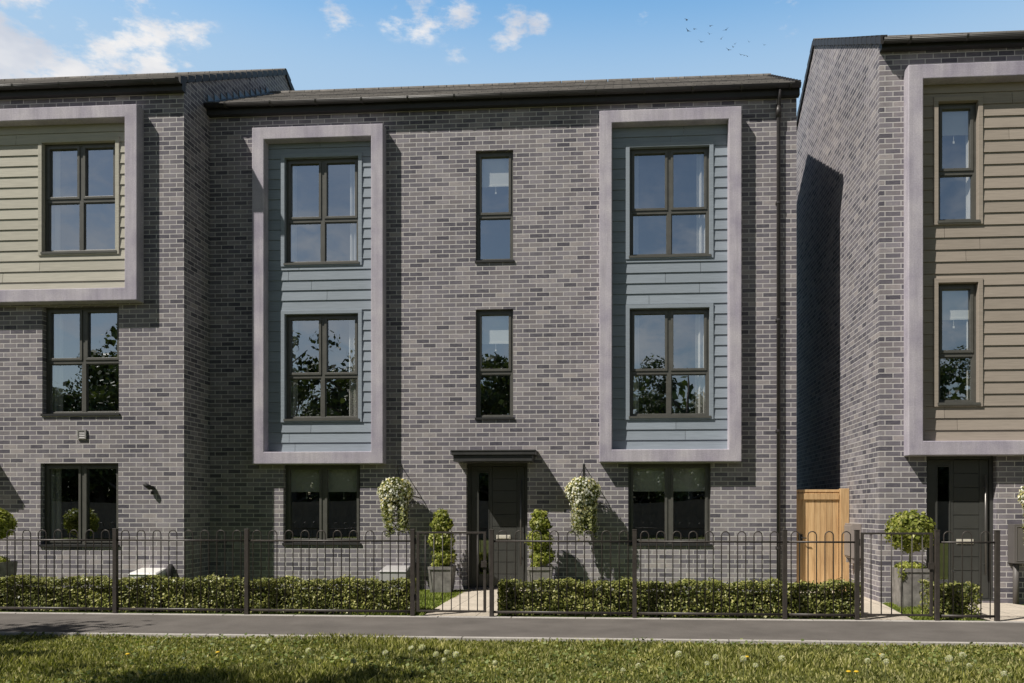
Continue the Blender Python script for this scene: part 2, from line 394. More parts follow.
def house(name,label,X0,X1,Y0,zs,ze,depth,sl,holes,gl,gr):
    root=thing(name,label,'house',((X0+X1)/2,Y0,0))
    m=MB(); wall_face(m,X0,X1,-.1,zs,Y0,holes)
    back=Y0+2*depth; zr=ze-.08+sl*depth
    for fl,x in ((gl,X0),(gr,X1)):
        pts=[(x,Y0,-.1),(x,back,-.1),(x,back,ze-.08),(x,Y0+depth,zr),(x,Y0,ze-.08)]
        m.poly(pts if x==X1 else pts[::-1])
    m.poly([(X0,back,-.1),(X0,back,ze-.08),(X1,back,ze-.08),(X1,back,-.1)])
    m.build('wall',BRICK,root)
    i=MB()
    for z in (-.02,2.45,5.1,7.75): i.box(X0+.05,X1-.05,Y0+.13,back-.1,z,z+.12)
    i.box(X0+.05,X1-.05,Y0+2.3,Y0+2.35,0,7.75)
    xx=[h[0] for h in holes]
    for x in sorted({round((X0+X1)/2-1.2,2),round((X0+X1)/2+1.2,2)}):
        if not any(h[0]-.1<x<h[1]+.1 for h in holes): i.box(x,x+.08,Y0+.13,Y0+2.3,0,7.75)
    i.build('interior',INT,root)
    roof(root,X0-(.0 if not gl else .0),X1,Y0,ze,depth,sl,gl,gr)
    eaves(root,X0,X1+.03 if gr else X1,Y0,zs-.02,ze,sl)
    return root

def bracket(root,x,Y,z):
    m=MB(); m.box(x-.012,x+.012,Y-.008,Y,z-.42,z+.03)
    m.tube([(x,Y-.005,z),(x,Y-.3,z),(x,Y-.34,z-.02),(x,Y-.345,z-.04)],.007,6)
    m.tube([(x,Y-.005,z-.36),(x,Y-.12,z-.25),(x,Y-.26,z-.005)],.006,6)
    m.build('basket_bracket',BLACK,root)

# ---- openings (world metres)
G=(.76,2.1); F1=(2.86,4.65); F2=(5.5,7.3); T1=3.6; T2=6.25
MY=0.0; LY=-.85; RY=-1.52; LX=-7.0; MX1=2.86; RX=3.72
# ---------------- middle house
mh=[(-5.68,-4.4,*F2),(-5.68,-4.4,*F1),(-5.71,-4.38,*G),(.15,1.46,*F2),(.15,1.46,*F1),(.13,1.48,*G),(-2.41,-1.78,5.48,7.33),(-2.41,-1.78,2.86,4.68),(-2.57,-1.54,.03,2.12)]
H=house('terraced_house','wide middle grey brick house with two blue-grey clad bays and a central door',LX+.004,MX1,MY,8.05,8.29,2.5,.553,mh,False,True)
for (bx0,bx1,bz0,bz1,w2,w1,wg) in ((-6.17,-3.93,2.1,7.75,mh[0],mh[1],mh[2]),(-.34,1.95,2.11,7.84,mh[3],mh[4],mh[5])):
    bay(H,bx0,bx1,bz0,bz1,MY)
    cladding(H,bx0+.2,bx1-.2,bz0+.2,bz1-.2,MY,[w2,w1],CLAD_B)
    window(H,*w2,MY,.055,2,T2,None,.15,.2,CLAD_B); window(H,*w1,MY,.055,2,T1,None,.16,.22,CLAD_B)
    window(H,*wg,MY,.095,2,None,1.64)
window(H,*mh[6],MY,.07,1,6.25,6.78); window(H,*mh[7],MY,.07,1,3.63,4.13)
door(H,*mh[8],MY); canopy(H,-2.74,-1.37,MY)
m=MB(); m.tube([(2.56,-.06,.0),(2.56,-.06,7.85),(2.56,-.12,7.98),(2.56,-.17,8.1)],.031,12); m.tube([(2.56,-.06,7.7),(2.56,-.06,7.9)],.043,12)
pp=m.build('drainpipe',PIPE,H,True)
for z in (.7,2.6,4.4,6.3): m=MB(); m.tube([(2.56,-.06,z),(2.56,-.06,z+.035)],.038,12); m.box(2.52,2.6,-.03,-.001,z,z+.035); m.build('pipe_clip',PIPE,pp)
bracket(H,-3.67,MY,2.07); bracket(H,-.60,MY,2.07)
fl=MB(); n=11
for i in range(n):
    a=-.1+2.6*i/n; b=-.1+2.6*(i+1)/n; s0=8.29+.553*a; s1=8.29+.553*b
    fl.hexa([(-6.994,a,s0),(-6.97,a,s0),(-6.97,b,s1),(-6.994,b,s1)],[(-6.994,a,s0+.15),(-6.985,a,s0+.15),(-6.985,b,s0+.15),(-6.994,b,s0+.15)])
    fl.hexa([(-6.97,a,s0-.01),(-6.86,a,s0-.01),(-6.86,b,s1-.01),(-6.97,b,s1-.01)],[(-6.97,a,s0+.03),(-6.86,a,s0+.026),(-6.86,b,s1+.026),(-6.97,b,s1+.03)])
fl.build('roof_flashing',LEAD,H)
# ---------------- left house
lh=[(-9.38,-8.13,5.51,7.30),(-9.39,-8.09,2.88,4.64),(-9.42,-8.10,.755,2.09),(-11.43,-10.4,.03,2.12)]
HL=house('terraced_house','left grey brick house cut by the photo edge, with a cream clad upper bay',-14,LX,LY,8.05,8.28,4.1,.548,lh,False,True)
bay(HL,-11.9,-7.67,4.67,7.79,LY); cladding(HL,-11.7,-7.87,4.87,7.59,LY,[lh[0]],CLAD_C)
window(HL,*lh[0],LY,.055,2,T2+.12,None,.17,.12,CLAD_C); window(HL,*lh[1],LY,.095,2,3.75,None,.2,.13); window(HL,*lh[2],LY,.095,2,None,None,.22,0)
door(HL,*lh[3],LY); canopy(HL,-11.55,-10.27,LY)
m=MB(); m.ring(-8.78,-8.63,2.48,2.63,.022,LY-.03,LY+.002)
for k in range(4): m.hexa([(-8.76,LY-.026,2.5+k*.028),(-8.65,LY-.026,2.5+k*.028),(-8.65,LY-.02,2.5+k*.028),(-8.76,LY-.02,2.5+k*.028)],[(-8.76,LY-.012,2.525+k*.028),(-8.65,LY-.012,2.525+k*.028),(-8.65,LY-.006,2.525+k*.028),(-8.76,LY-.006,2.525+k*.028)])
m.build('wall_vent',painted('vent_grey',(.3,.29,.28),.5),HL)
m=MB(); m.lathe((-7.52,LY-.03,1.66),[(.025,0),(.035,.01),(.035,.05),(.025,.06)],12); m.tube([(-7.52,LY-.03,1.69),(-7.54,LY-.07,1.7)],.015,8)
m.tube([(-7.52,LY-.06,1.68),(-7.6,LY-.12,1.75)],[.04,.03],12); m.tube([(-7.52,LY-.02,1.59),(-7.5,LY-.05,1.62)],.022,10)
m.build('security_light',BLACK,HL,True)
# ---------------- right house
rh=[(4.53,5.09,5.45,7.17),(4.53,5.09,2.85,4.58),(4.38,5.35,.03,2.12)]
HR=house('terraced_house','right grey brick house in front with a sunlit gable side and taupe clad bay',RX,9.5,RY,7.93,8.12,4.08,.545,rh,True,False)
bay(HR,4.06,6.6,2.1,7.62,RY); cladding(HR,4.26,6.4,2.3,7.42,RY,rh[:2],CLAD_T)
window(HR,*rh[0],RY,.055,1,6.17,6.75,0,.1,CLAD_T); window(HR,*rh[1],RY,.055,1,3.56,4.08,0,.1,CLAD_T)
door(HR,*rh[2],RY); bracket(HR,5.80,RY,1.95)
BOX=painted('meter_box_grey',(.13,.12,.115),.5,.06,4); BOXB=painted('meter_box_brown',(.3,.26,.24),.5,.06,4)
m=MB(); m.box(5.5,5.98,RY-.2,RY-.002,.58,1.13); m.ring(5.53,5.95,.61,1.1,.012,RY-.207,RY-.198); mo=m.build('meter_box',BOX,HR,bevel=.008)
m=MB(); m.tube([(5.57,RY-.1,0),(5.57,RY-.1,.58)],.04,12); m.build('conduit',BOX,mo,True)
m=MB(); m.box(5.72,5.76,RY-.215,RY-.205,.84,.88); m.build('lock',STEEL,mo)
m=MB(); m.box(RX-.15,RX-.002,-.62,-.22,.58,1.12); m.box(RX-.165,RX-.149,-.6,-.24,.61,1.09); m.box(RX-.14,RX-.02,-.6,-.55,.5,.58); m.box(RX-.14,RX-.02,-.29,-.24,.5,.58); m.build('meter_box',BOXB,HR,bevel=.008)

# ------------------------------------------------------------------ ground
def grass_ground(name,c1,c2,sc):
    m,nt,b=mat(name,rough=.95,spec=.1); o=objc(nt)
    c=mixc(nt,noise(nt,sc,8,o,.7),c1,c2); c=mixc(nt,1,c,ramp(nt,noise(nt,.6,3,o),[(.3,(.75,)*3),(.7,(1.2,)*3)]),'MULTIPLY')
    nt.links.new(c,b.inputs['Base Color']); bump(nt,b,noise(nt,sc*2,6,o),.8,.03); return m
GR=grass_ground('meadow_soil',(.07,.08,.022),(.17,.18,.055),30)
def sheet(name,x0,x1,y0,y1,z,m,parent=None):
    b=MB(); b.poly([(x0,y0,z),(x1,y0,z),(x1,y1,z),(x0,y1,z)]); return struct(b.build(name,m,parent))
sheet('ground',-400,400,-400,400,-.03,GR)
LAWN=grass_ground('lawn',(.08,.12,.025),(.15,.2,.05),60)
sheet('lawn',-15,10,-3.55,-.9,-.008,LAWN); 
b=MB(); b.poly([(-6.99,-.9,-.008),(3.7,-.9,-.008),(3.7,9,-.008),(-6.99,9,-.008)]); struct(b.build('lawn',LAWN))
def asphalt():
    m,nt,b=mat('asphalt',rough=.9,spec=.2); o=objc(nt)
    f=noise(nt,140,4,o); g=noise(nt,1.6,7,o,.65)
    c=ramp(nt,f,[(.25,(.105,.096,.088)),(.55,(.17,.155,.143)),(.8,(.27,.245,.225))])
    c=mixc(nt,1,c,ramp(nt,g,[(.3,(.76,)*3),(.7,(1.15,)*3)]),'MULTIPLY'); nt.links.new(c,b.inputs['Base Color']); bump(nt,b,f,.6,.006); return m
sheet('footway',-30,30,-5.22,-3.63,0,asphalt())
def conc(name,c,jx=0,jy=0):
    m,nt,b=mat(name,rough=.9,spec=.2); o=objc(nt)
    k=mixc(nt,1,c,ramp(nt,noise(nt,40,6,o),[(.3,(.82,)*3),(.7,(1.12,)*3)]),'MULTIPLY')
    k=mixc(nt,1,k,ramp(nt,noise(nt,2.5,4,o),[(.3,(.86,)*3),(.7,(1.08,)*3)]),'MULTIPLY')
    if jx:
        t=nd(nt,'ShaderNodeTexBrick'); nt.links.new(o,t.inputs['Vector']); t.offset=0
        for q,v in (('Scale',1),('Mortar Size',.004),('Brick Width',jx),('Row Height',jy)): t.inputs[q].default_value=v
        k=mixc(nt,t.outputs['Fac'],k,(.16,.14,.12)); bump(nt,b,t.outputs['Fac'],-.6,.006)
    nt.links.new(k,b.inputs['Base Color']); return m
KERB=conc('kerb_concrete',(.5,.47,.44)); SLAB=conc('paving',(.62,.55,.46),.45,.6)
for y0,y1,ph in ((-3.635,-3.545,.3),(-5.275,-5.215,0)):
    m=MB(); x=-30+ph
    while x<30: m.box(x,x+.905,y0,y1,-.1,.009); x+=.915
    struct(m.build('kerb',KERB,None,bevel=.006))
def slab_path(pts):
    m=MB(); m.poly([(x,y,.006) for x,y in pts]); return struct(m.build('path',SLAB))
slab_path([(-2.46,-3.55),(-1.55,-3.55),(-1.55,-.0),(-2.57,-.0)])
slab_path([(2.87,-3.55),(3.52,-3.55),(3.72,-1.52),(3.72,.6),(2.87,.6)])
slab_path([(4.42,-3.55),(6.2,-3.55),(5.5,-1.52),(4.36,-1.52),(4.36,-2.3)])
slab_path([(-11.3,-3.55),(-10.2,-3.55),(-10.2,-1.0),(-11.3,-1.0)])

# ------------------------------------------------------------------ grass blades (stuff)
def blades(name,x0,x1,y0,y1,n,h,mat_,z=-.03,keep=None,w=.006):
    X=RNG.uniform(x0,x1,n); Y=RNG.uniform(y0,y1,n)
    if keep is not None:
        k=keep(X,Y); X=X[k]; Y=Y[k]
    n=len(X); cl=.55+.9*(.5+.5*np.sin(X*2.1+np.sin(Y*3.3)*1.4))*(.5+.5*np.sin(Y*2.9+X*.7))
    hh=h*RNG.uniform(.45,1.25,n)*cl; th=RNG.uniform(0,6.283,n); lean=hh*RNG.uniform(.1,.85,n)
    dx,dy=np.cos(th)*lean,np.sin(th)*lean; t2=RNG.uniform(0,6.283,n); wx,wy=np.cos(t2)*w,np.sin(t2)*w; ww=RNG.uniform(.6,1.5,n)
    wx*=ww; wy*=ww
    P=np.zeros((n,5,3))
    P[:,0]=np.stack([X-wx,Y-wy,np.full(n,z)],1); P[:,1]=np.stack([X+wx,Y+wy,np.full(n,z)],1)
    P[:,2]=np.stack([X+dx*.35+wx*.8,Y+dy*.35+wy*.8,z+hh*.6],1); P[:,3]=np.stack([X+dx,Y+dy,z+hh],1); P[:,4]=np.stack([X+dx*.35-wx*.8,Y+dy*.35-wy*.8,z+hh*.6],1)
    me=bpy.data.meshes.new(name); me.vertices.add(5*n); me.vertices.foreach_set('co',P.astype(np.float32).ravel())
    me.loops.add(5*n); me.loops.foreach_set('vertex_index',np.arange(5*n,dtype=np.int32)); me.polygons.add(n)
    me.polygons.foreach_set('loop_start',np.arange(0,5*n,5,dtype=np.int32)); me.polygons.foreach_set('loop_total',np.full(n,5,dtype=np.int32)); me.update(calc_edges=True)
    return link(name,me,mat_,None)
BLADE=leaf_mat('grass_blade',[(0,(.08,.1,.02)),(.3,(.2,.22,.05)),(.65,(.38,.38,.11)),(1,(.62,.57,.3))],.3,.6)
FINE=leaf_mat('lawn_blade',[(0,(.15,.2,.025)),(.5,(.27,.33,.06)),(1,(.38,.42,.12))],.3,.6)
tag(blades('grass',-7.5,6.2,-9.0,-5.225,110000,.05,BLADE),'rough green grass with pale tips along the front of the footway','grass',kind='stuff')
C=np.stack([RNG.uniform(-7.5,6.2,9000),RNG.uniform(-9,-5.33,9000),RNG.uniform(-.02,.035,9000)],1)
keep=(np.sin(C[:,0]*1.7+2)+np.sin(C[:,1]*2.3+C[:,0]*.9))>-.2
CLOV=leaf_mat('clover_dapple_leaf',[(0,(.07,.1,.025)),(.6,(.17,.22,.06)),(1,(.34,.38,.15))],.25)  # clover green darkened so its patches also stand in for dappled tree shade
tag(leaves('ground_cover',C[keep],.035,CLOV,None,np.tile([[0,0,1.0]],(int(keep.sum()),1)),.9),'low clover leaves mixed into the rough front grass','clover',kind='stuff')
tag(blades('lawn_grass',-3.4,-2.5,-3.45,-.05,6500,.04,FINE,-.008),'bright short lawn grass beside the pale path to the middle door','grass',kind='stuff')
tag(blades('lawn_grass',3.3,4.4,-3.45,-1.55,6000,.045,FINE,-.008,lambda X,Y:(X>3.56+(-3.47-Y)*-.11)&(X<4.34)),'short lawn grass around the ball tree planter by the right gate','grass',kind='stuff')

# ------------------------------------------------------------------ railings and gates
FY=-3.57; GRAIL='railings'
def post(root,x,y=FY,h=1.08):
    m=MB(); m.box(x-.026,x+.026,y-.026,y+.026,-.02,h); m.box(x-.029,x+.029,y-.029,y+.029,h,h+.012); m.build('post',METAL,root,bevel=.004)
def panel(root,xa,xb):
    m=MB(); xa+=.026; xb-=.026; L=xb-xa; n=max(1,int(round(L/.205))); st=L/n
    m.box(xa,xb,FY-.006,FY+.006,.932,.954); m.box(xa,xb,FY-.006,FY+.006,.05,.08)
    for i in range(n):
        c=xa+st*(i+.5); r=st*.25
        path=[(c-r,FY,.03),(c-r,FY,1.02)]+[(c-r*math.cos(math.pi*k/8),FY,1.02+r*math.sin(math.pi*k/8)) for k in range(1,8)]+[(c+r,FY,1.02),(c+r,FY,.03)]
        m.tube(path,.0068,6)
    m.build('rail_panel',METAL,root,True)
def railing(label,xs):
    r=thing('metal_railing',label,'railing',((xs[0]+xs[-1])/2,FY,0))
    for x in xs: post(r,x)
    for a,b in zip(xs[:-1],xs[1:]): panel(r,a,b)
railing('long dark bow-topped railing left of the garden gate, in front of the left hedge',[-11.7,-9.95,-8.2,-6.45,-4.715,-2.585])
railing('dark bow-topped railing between the two gates, in front of the middle hedge',[-1.59,.175,1.985,2.84])
railing('short dark bow-topped railing right of the second gate, ending at a free post',[3.775,4.47])
def gate(label,xa,xb):
    r=thing('metal_gate',label,'gate',((xa+xb)/2,FY,0)); m=MB()
    m.ring(xa,xb,.06,1.06,(.034,.034,.024,.024),FY-.014,FY+.014); fr=m.build('gate_frame',METAL,r,bevel=.003)
    n=int(round((xb-xa)/.115))
    for i in range(1,n): m=MB(); x=xa+(xb-xa)*i/n; m.tube([(x,FY,.07),(x,FY,1.045)],.007,6); m.build('bar',METAL,r,True)
    for z in (.2,.9): m=MB(); m.tube([(xa-.02,FY,z),(xa-.02,FY,z+.08)],.014,8); m.build('hinge',METAL,r,True)
    m=MB(); m.box(xb-.06,xb+.012,FY-.03,FY-.015,.62,.7); m.build('latch',METAL,r,bevel=.003)
gate('flat-topped dark metal gate in front of the path to the middle door',-2.535,-1.66)
gate('flat-topped dark metal gate in front of the ball tree at right',2.885,3.725)

# timber side gate
W,nt,b=mat('timber',rough=.75,spec=.25); o_=objc(nt)
mp=nd(nt,'ShaderNodeMapping'); mp.inputs['Scale'].default_value=(14,14,1.2); nt.links.new(o_,mp.inputs[0]); f_=noise(nt,2.2,7,mp.outputs[0],.6)
gi=nd(nt,'ShaderNodeNewGeometry')
c_=mixc(nt,1,ramp(nt,f_,[(.25,(.46,.28,.14)),(.55,(.68,.46,.24)),(.8,(.78,.57,.33))]),ramp(nt,gi.outputs['Random Per Island'],[(0,(.82,.8,.78)),(1,(1.12,1.1,1.08))]),'MULTIPLY'); nt.links.new(c_,b.inputs['Base Color']); bump(nt,b,f_,.3,.004)
tg=thing('timber_gate','orange-brown timber side gate in the gap between the middle and right houses','gate',(3.29,.15,0))
m=MB(); x=2.88
wl=.098
for i in range(7): m.box(x+i*wl+.001,x+(i+1)*wl-.003,.13,.155,.05,1.62)
m.build('boards',W,tg,bevel=.003)
m=MB(); m.box(2.88,3.565,.105,.127,1.5,1.6); m.box(2.875,3.57,.12,.17,1.622,1.665); m.build('rail',W,tg,bevel=.004)
m=MB(); m.box(3.575,3.715,.06,.16,0,1.68); m.build('post',W,tg,bevel=.005)
m=MB(); m.box(2.92,2.98,.105,.13,.83,.93); m.tube([(2.95,.1,.88),(2.95,.05,.88),(3.03,.05,.87)],.01,6); m.build('latch',BLACK,tg)

# ------------------------------------------------------------------ hedges
HEDGE=leaf_mat('hedge_leaf',[(0,(.05,.065,.018)),(.25,(.13,.155,.036)),(.55,(.265,.285,.07)),(.82,(.41,.41,.13)),(1,(.58,.55,.28))],.22,.4)
TWIG=painted('twig_brown',(.05,.04,.028),.9,.3,30)
def hedge(label,x0,x1,y0,y1,h,dens=6000):
    r=thing('hedge',label,'hedge',((x0+x1)/2,(y0+y1)/2,0)); L=x1-x0
    n=int(L*(h+(y1-y0))*dens)
    X=RNG.uniform(x0,x1,n); d=RNG.beta(1.1,3.2,n)*.17
    ay=h/(h*1.25+(y1-y0)); u=RNG.random(n); Y=np.empty(n); Z=np.empty(n); N=np.zeros((n,3))
    fr=u<ay; tp=(u>=ay)&(u<.9); bk=u>=.9
    dep=(1+.5*np.sin(X*5.3)+.35*np.sin(X*11.7+1))*.018
    zz=RNG.uniform(.02,h,n)
    Y[fr]=y0+d[fr]+dep[fr]+.03*np.sin(zz[fr]*14+X[fr]*6); Z[fr]=zz[fr]; N[fr]=(0,-1,.25)
    Y[tp]=RNG.uniform(y0,y1,tp.sum()); Z[tp]=h-d[tp]*.6+.022*np.sin(X[tp]*7+1)+.018*np.sin(X[tp]*17); N[tp]=(0,-.15,1)
    Y[bk]=y1-d[bk]; Z[bk]=zz[bk]; N[bk]=(0,1,.2)
    ne=int(n*.06)                              # ends
    for s,xe in ((-1,x0),(1,x1)):
        k=RNG.integers(0,n,ne); X[k]=xe-s*RNG.beta(1.1,3,ne)*.1; Y[k]=RNG.uniform(y0,y1,ne); Z[k]=RNG.uniform(.02,h,ne); N[k]=(s,0,.2)
    C=np.stack([X,Y,Z+RNG.normal(0,.008,n)],1)
    sp=RNG.random(n)<.02; C[sp,2]+=.035*(C[sp,2]>h-.1)
    leaves('foliage',C,.038,HEDGE,r,N,.62)
    m=MB()
    m.box(x0+.1,x1-.1,y0+.17,y1-.12,.05,h-.13)
    x=x0+.15
    while x<x1-.1:
        yy=(y0+y1)/2-.05
        for k in range(4): m.tube([(x,yy,0),(x+random.uniform(-.06,.06),yy+random.uniform(-.1,.05),.2),(x+random.uniform(-.15,.15),yy+random.uniform(-.17,.12),h-.06)],[.008,.006,.003],5)
        x+=.3
    m.build('stems',TWIG,r)
hedge('long clipped hedge behind the left railing, under the cream clad house',-11.9,-2.66,-3.42,-2.98,.415)
hedge('clipped hedge behind the middle railing, right of the front door path',-1.54,2.93,-3.42,-2.98,.415)
hedge('short stub of hedge between the right gate and the end post',3.78,4.38,-3.36,-2.94,.415)

# ------------------------------------------------------------------ planters and topiary
ZINC=painted('planter_grey',(.25,.235,.22),.7,.4,9,.4)
SOIL=painted('soil',(.03,.022,.015),1,.3,30)
TOPI=leaf_mat('topiary_leaf',[(0,(.1,.13,.025)),(.3,(.25,.29,.05)),(.7,(.41,.43,.09)),(1,(.58,.56,.22))],.3,.45)
TOPC=leaf_mat('topiary_core',[(0,(.03,.045,.012)),(1,(.06,.08,.02))],.1)
def planter(x,y,wt,wb,h,label,cat='planter',flut=False):
    r=thing('planter',label,'planter',(x,y,0)); a,b=wt/2,wb/2; m=MB(); t=.02
    O=lambda s,z:[(x-s,y-s,z),(x+s,y-s,z),(x+s,y+s,z),(x-s,y+s,z)]
    for k in range(4):
        o0,o1=O(b,.004),O(a,h); i1=O(a-t,h); i0=O(a-t,h-.06); j=(k+1)%4
        m.poly([o0[k],o0[j],o1[j],o1[k]]); m.poly([o1[k],o1[j],i1[j],i1[k]]); m.poly([i1[k],i1[j],i0[j],i0[k]])
    m.poly(O(b,.004)[::-1])
    p=m.build('tub',ZINC,r)
    m=MB()
    for sx in (-1,1):      # raised corner bands
        m.hexa([(x+sx*b-.02,y-b-.006,.005),(x+sx*b+.02,y-b-.006,.005),(x+sx*b+.02,y-b+.02,.005),(x+sx*b-.02,y-b+.02,.005)],[(x+sx*(a-.01)-.015,y-a-.006,h-.05),(x+sx*(a-.01)+.015,y-a-.006,h-.05),(x+sx*(a-.01)+.015,y-a+.02,h-.05),(x+sx*(a-.01)-.015,y-a+.02,h-.05)])
    m.ring(x-a-.008,x+a+.008,h-.045,h+.004,.012,y-a-.01,y+a+.01) if False else None
    m.box(x-a-.008,x+a+.008,y-a-.01,y-a+.002,h-.045,h+.003); m.build('band',ZINC,r)
    m=MB(); m.poly(O(a-t-.002,h-.035)); m.build('soil',SOIL,r)
    return r
def blob(c,r,n):
    d=unit(n); k=(RNG.random(n)**.22)[:,None]; return np.array(c)+d*k*np.array(r), d
def cone_tree(x,y,z0,label):
    r=thing('topiary',label,'topiary tree',(x,y,z0)); Cs=[];Ns=[]
    for dx,zc,rx,rz,n in ((.03,.16,.185,.15,1200),(-.015,.42,.205,.165,1400),(-.005,.68,.165,.14,1000),(-.02,.82,.115,.09,450)):
        c,d=blob((x+dx,y,z0+zc),(rx,rx,rz),n); c+=(d*(np.sin(d[:,:1]*9+zc*20)*np.sin(d[:,2:]*8+d[:,1:2]*6)*.14+RNG.normal(0,.09,(n,1))))*rx; Cs.append(c); Ns.append(d)
    leaves('foliage',np.concatenate(Cs),.06,TOPI,r,np.concatenate(Ns),.6)
    m=MB(); m.tube([(x,y,z0),(x,y,z0+.8)],[.02,.008],8); m.build('trunk',TWIG,r,True)
    c,d=blob((x-.07,y-.14,z0-.0),(.085,.05,.11),220); leaves('trailing_leaves',c,.05,TOPI,r,d)
planter(-2.88,-.42,.38,.3,.42,'grey tapered planter at the left side of the middle front door')
planter(-1.28,-.42,.38,.3,.42,'grey tapered planter at the right side of the middle front door')
cone_tree(-2.88,-.42,.42,'three-tiered clipped bush in the planter left of the middle door')
cone_tree(-1.28,-.42,.42,'three-tiered clipped bush in the planter right of the middle door, above the hedge')
BARK=painted('pale_bark',(.42,.38,.31),.8,.2,20)
def ball_tree(x,y,z0,R,zc,label):
    r=thing('topiary',label,'topiary tree',(x,y,z0))
    d=unit(3600); k=RNG.random(3600)**.3; k*=1+.09*np.sin(d[:,0]*9)*np.sin(d[:,2]*8+d[:,1]*5)+RNG.normal(0,.05,3600)
    C=np.array((x,y,zc))+d*k[:,None]*np.array((R,R,R*.9))
    leaves('crown',C,.058,TOPI,r,d,.6)
    m=MB(); m.tube([(x,y,z0-.04),(x+.008,y,(z0+zc)/2),(x,y,zc-.02)],[.018,.014,.012],8)
    for k in range(6):
        a=k*1.05; m.tube([(x,y,zc-.15),(x+.1*math.cos(a),y+.1*math.sin(a),zc),(x+.2*math.cos(a),y+.2*math.sin(a),zc+.08)],[.009,.007,.004],5)
    m.build('trunk',BARK,r,True)
    c,d=blob((x,y,z0+.02),(.2,.2,.07),700); leaves('underplanting',c,.045,TOPI,r,d)
    c,d=blob((x-.16,y-.19,z0-.06),(.06,.04,.12),160); leaves('trailing_leaves',c,.045,TOPI,r,d)
planter(3.96,-2.1,.42,.36,.54,'tall pale grey planter under the ball tree by the right gate')
ball_tree(3.95,-2.1,.54,.31,1.04,'round clipped ball tree on a thin pale trunk by the right door')
planter(-9.5,-1.75,.42,.36,.54,'grey planter behind the hedge at the left edge of the photo')
ball_tree(-9.5,-1.75,.54,.27,1.12,'round clipped ball tree cut off by the left edge of the photo')

# gas boxes
WHITE=painted('white_plastic',(.8,.79,.76),.4,.04); GREYP=painted('grey_plastic',(.45,.44,.44),.45,.06)
def gas_box(x0,x1,Y,m_,label):
    r=thing('meter_housing',label,'meter box',((x0+x1)/2,Y-.2,0)); a=MB()
    a.hexa([(x0,Y-.34,0),(x1,Y-.34,0),(x1,Y-.005,0),(x0,Y-.005,0)],[(x0,Y-.34,.31),(x1,Y-.34,.31),(x1,Y-.005,.31),(x0,Y-.005,.31)]); a.build('housing',m_,r,bevel=.01)
    a=MB(); a.hexa([(x0-.015,Y-.36,.312),(x1+.015,Y-.36,.312),(x1+.015,Y-.003,.312),(x0-.015,Y-.003,.312)],[(x0+.02,Y-.33,.345),(x1-.02,Y-.33,.345),(x1-.02,Y-.003,.4),(x0+.02,Y-.003,.4)]); a.build('lid',m_,r,bevel=.01)
    a=MB(); a.tube([(x1+.07,Y-.06,0),(x1+.07,Y-.06,.36),(x1+.06,Y-.03,.41),(x1+.05,Y+.0,.42)],.045,10); a.build('pipe_cover',BLACK,r,True)
gas_box(-7.72,-7.27,LY,WHITE,'white low meter box against the left house, just above the hedge')
gas_box(-3.95,-3.5,MY,GREYP,'grey low meter box below the left hanging basket, above the hedge')

# ------------------------------------------------------------------ hanging baskets
WICK=painted('wicker',(.16,.12,.08),.9,.3,40,.4)
BLEAF=leaf_mat('basket_leaf',[(0,(.07,.09,.025)),(.5,(.19,.22,.065)),(1,(.38,.38,.15))],.3)
PETAL=leaf_mat('petal',[(0,(.85,.68,.25)),(.15,(.82,.76,.5)),(.35,(.85,.83,.76)),(1,(.93,.92,.88))],.3,.7)
def basket(x,y,zt,label,tr=1):
    r=thing('hanging_basket',label,'hanging basket',(x,y,zt)); zc=zt-.4; g='b'
    m=MB(); m.lathe((x,y,zc-.16),[(.05,-.02),(.12,0),(.17,.06),(.2,.14),(.205,.16),(.19,.16)],18); m.build('bowl',WICK,r,True)
    m=MB()
    for k in range(3):
        a=k*2.09+.5; m.tube([(x+.2*math.cos(a),y+.2*math.sin(a),zc),(x,y,zt-.03)],.004,5)
    m.tube([(x,y,zt-.04),(x,y,zt),(x+.0,y+.012,zt+.012)],.006,6); m.build('chain',BLACK,r)
    c1,d1=blob((x,y,zc+.0),(.285,.26,.235),2300); 
    C=[c1]; N=[d1]
    for k in range(34):            # trailing stems
        a=random.uniform(0,6.28); rr=random.uniform(.1,.25); L=random.uniform(.3,.7); n=int(115*L/.5)
        t=np.linspace(0,1,n)[:,None]; sx=math.cos(a)*rr*.85; sy=math.sin(a)*rr*.85
        p=np.array((x+sx,y+sy,zc-.05))+t*np.array((sx*-.12+random.uniform(-.03,.03),sy*-.2,-L))+RNG.normal(0,.021,(n,3)); C.append(p); N.append(unit(n))
    C=np.concatenate(C); N=np.concatenate(N); leaves('foliage',C,.042,BLEAF,r,N,.65)
    k=RNG.random(len(C))<.42; k&=(np.linalg.norm((C-np.array((x,y,zc)))[:,:2],axis=1)>.1); F=C[k]; o=F-np.array((x,y,zc-.1)); o[:,2]*=.4; o/=np.linalg.norm(o,axis=1,keepdims=True)
    leaves('flowers',F+o*.022,.042,PETAL,r,o*1.6,.95)['kind']='stuff'
basket(-3.67,-.345,2.03,'hanging basket of pale flowers on the wall left of the middle door')
basket(-.60,-.345,2.03,'hanging basket of pale flowers right of the middle door, beside the right bay')
basket(5.80,RY-.345,1.91,'hanging basket cut off by the right edge of the photo')

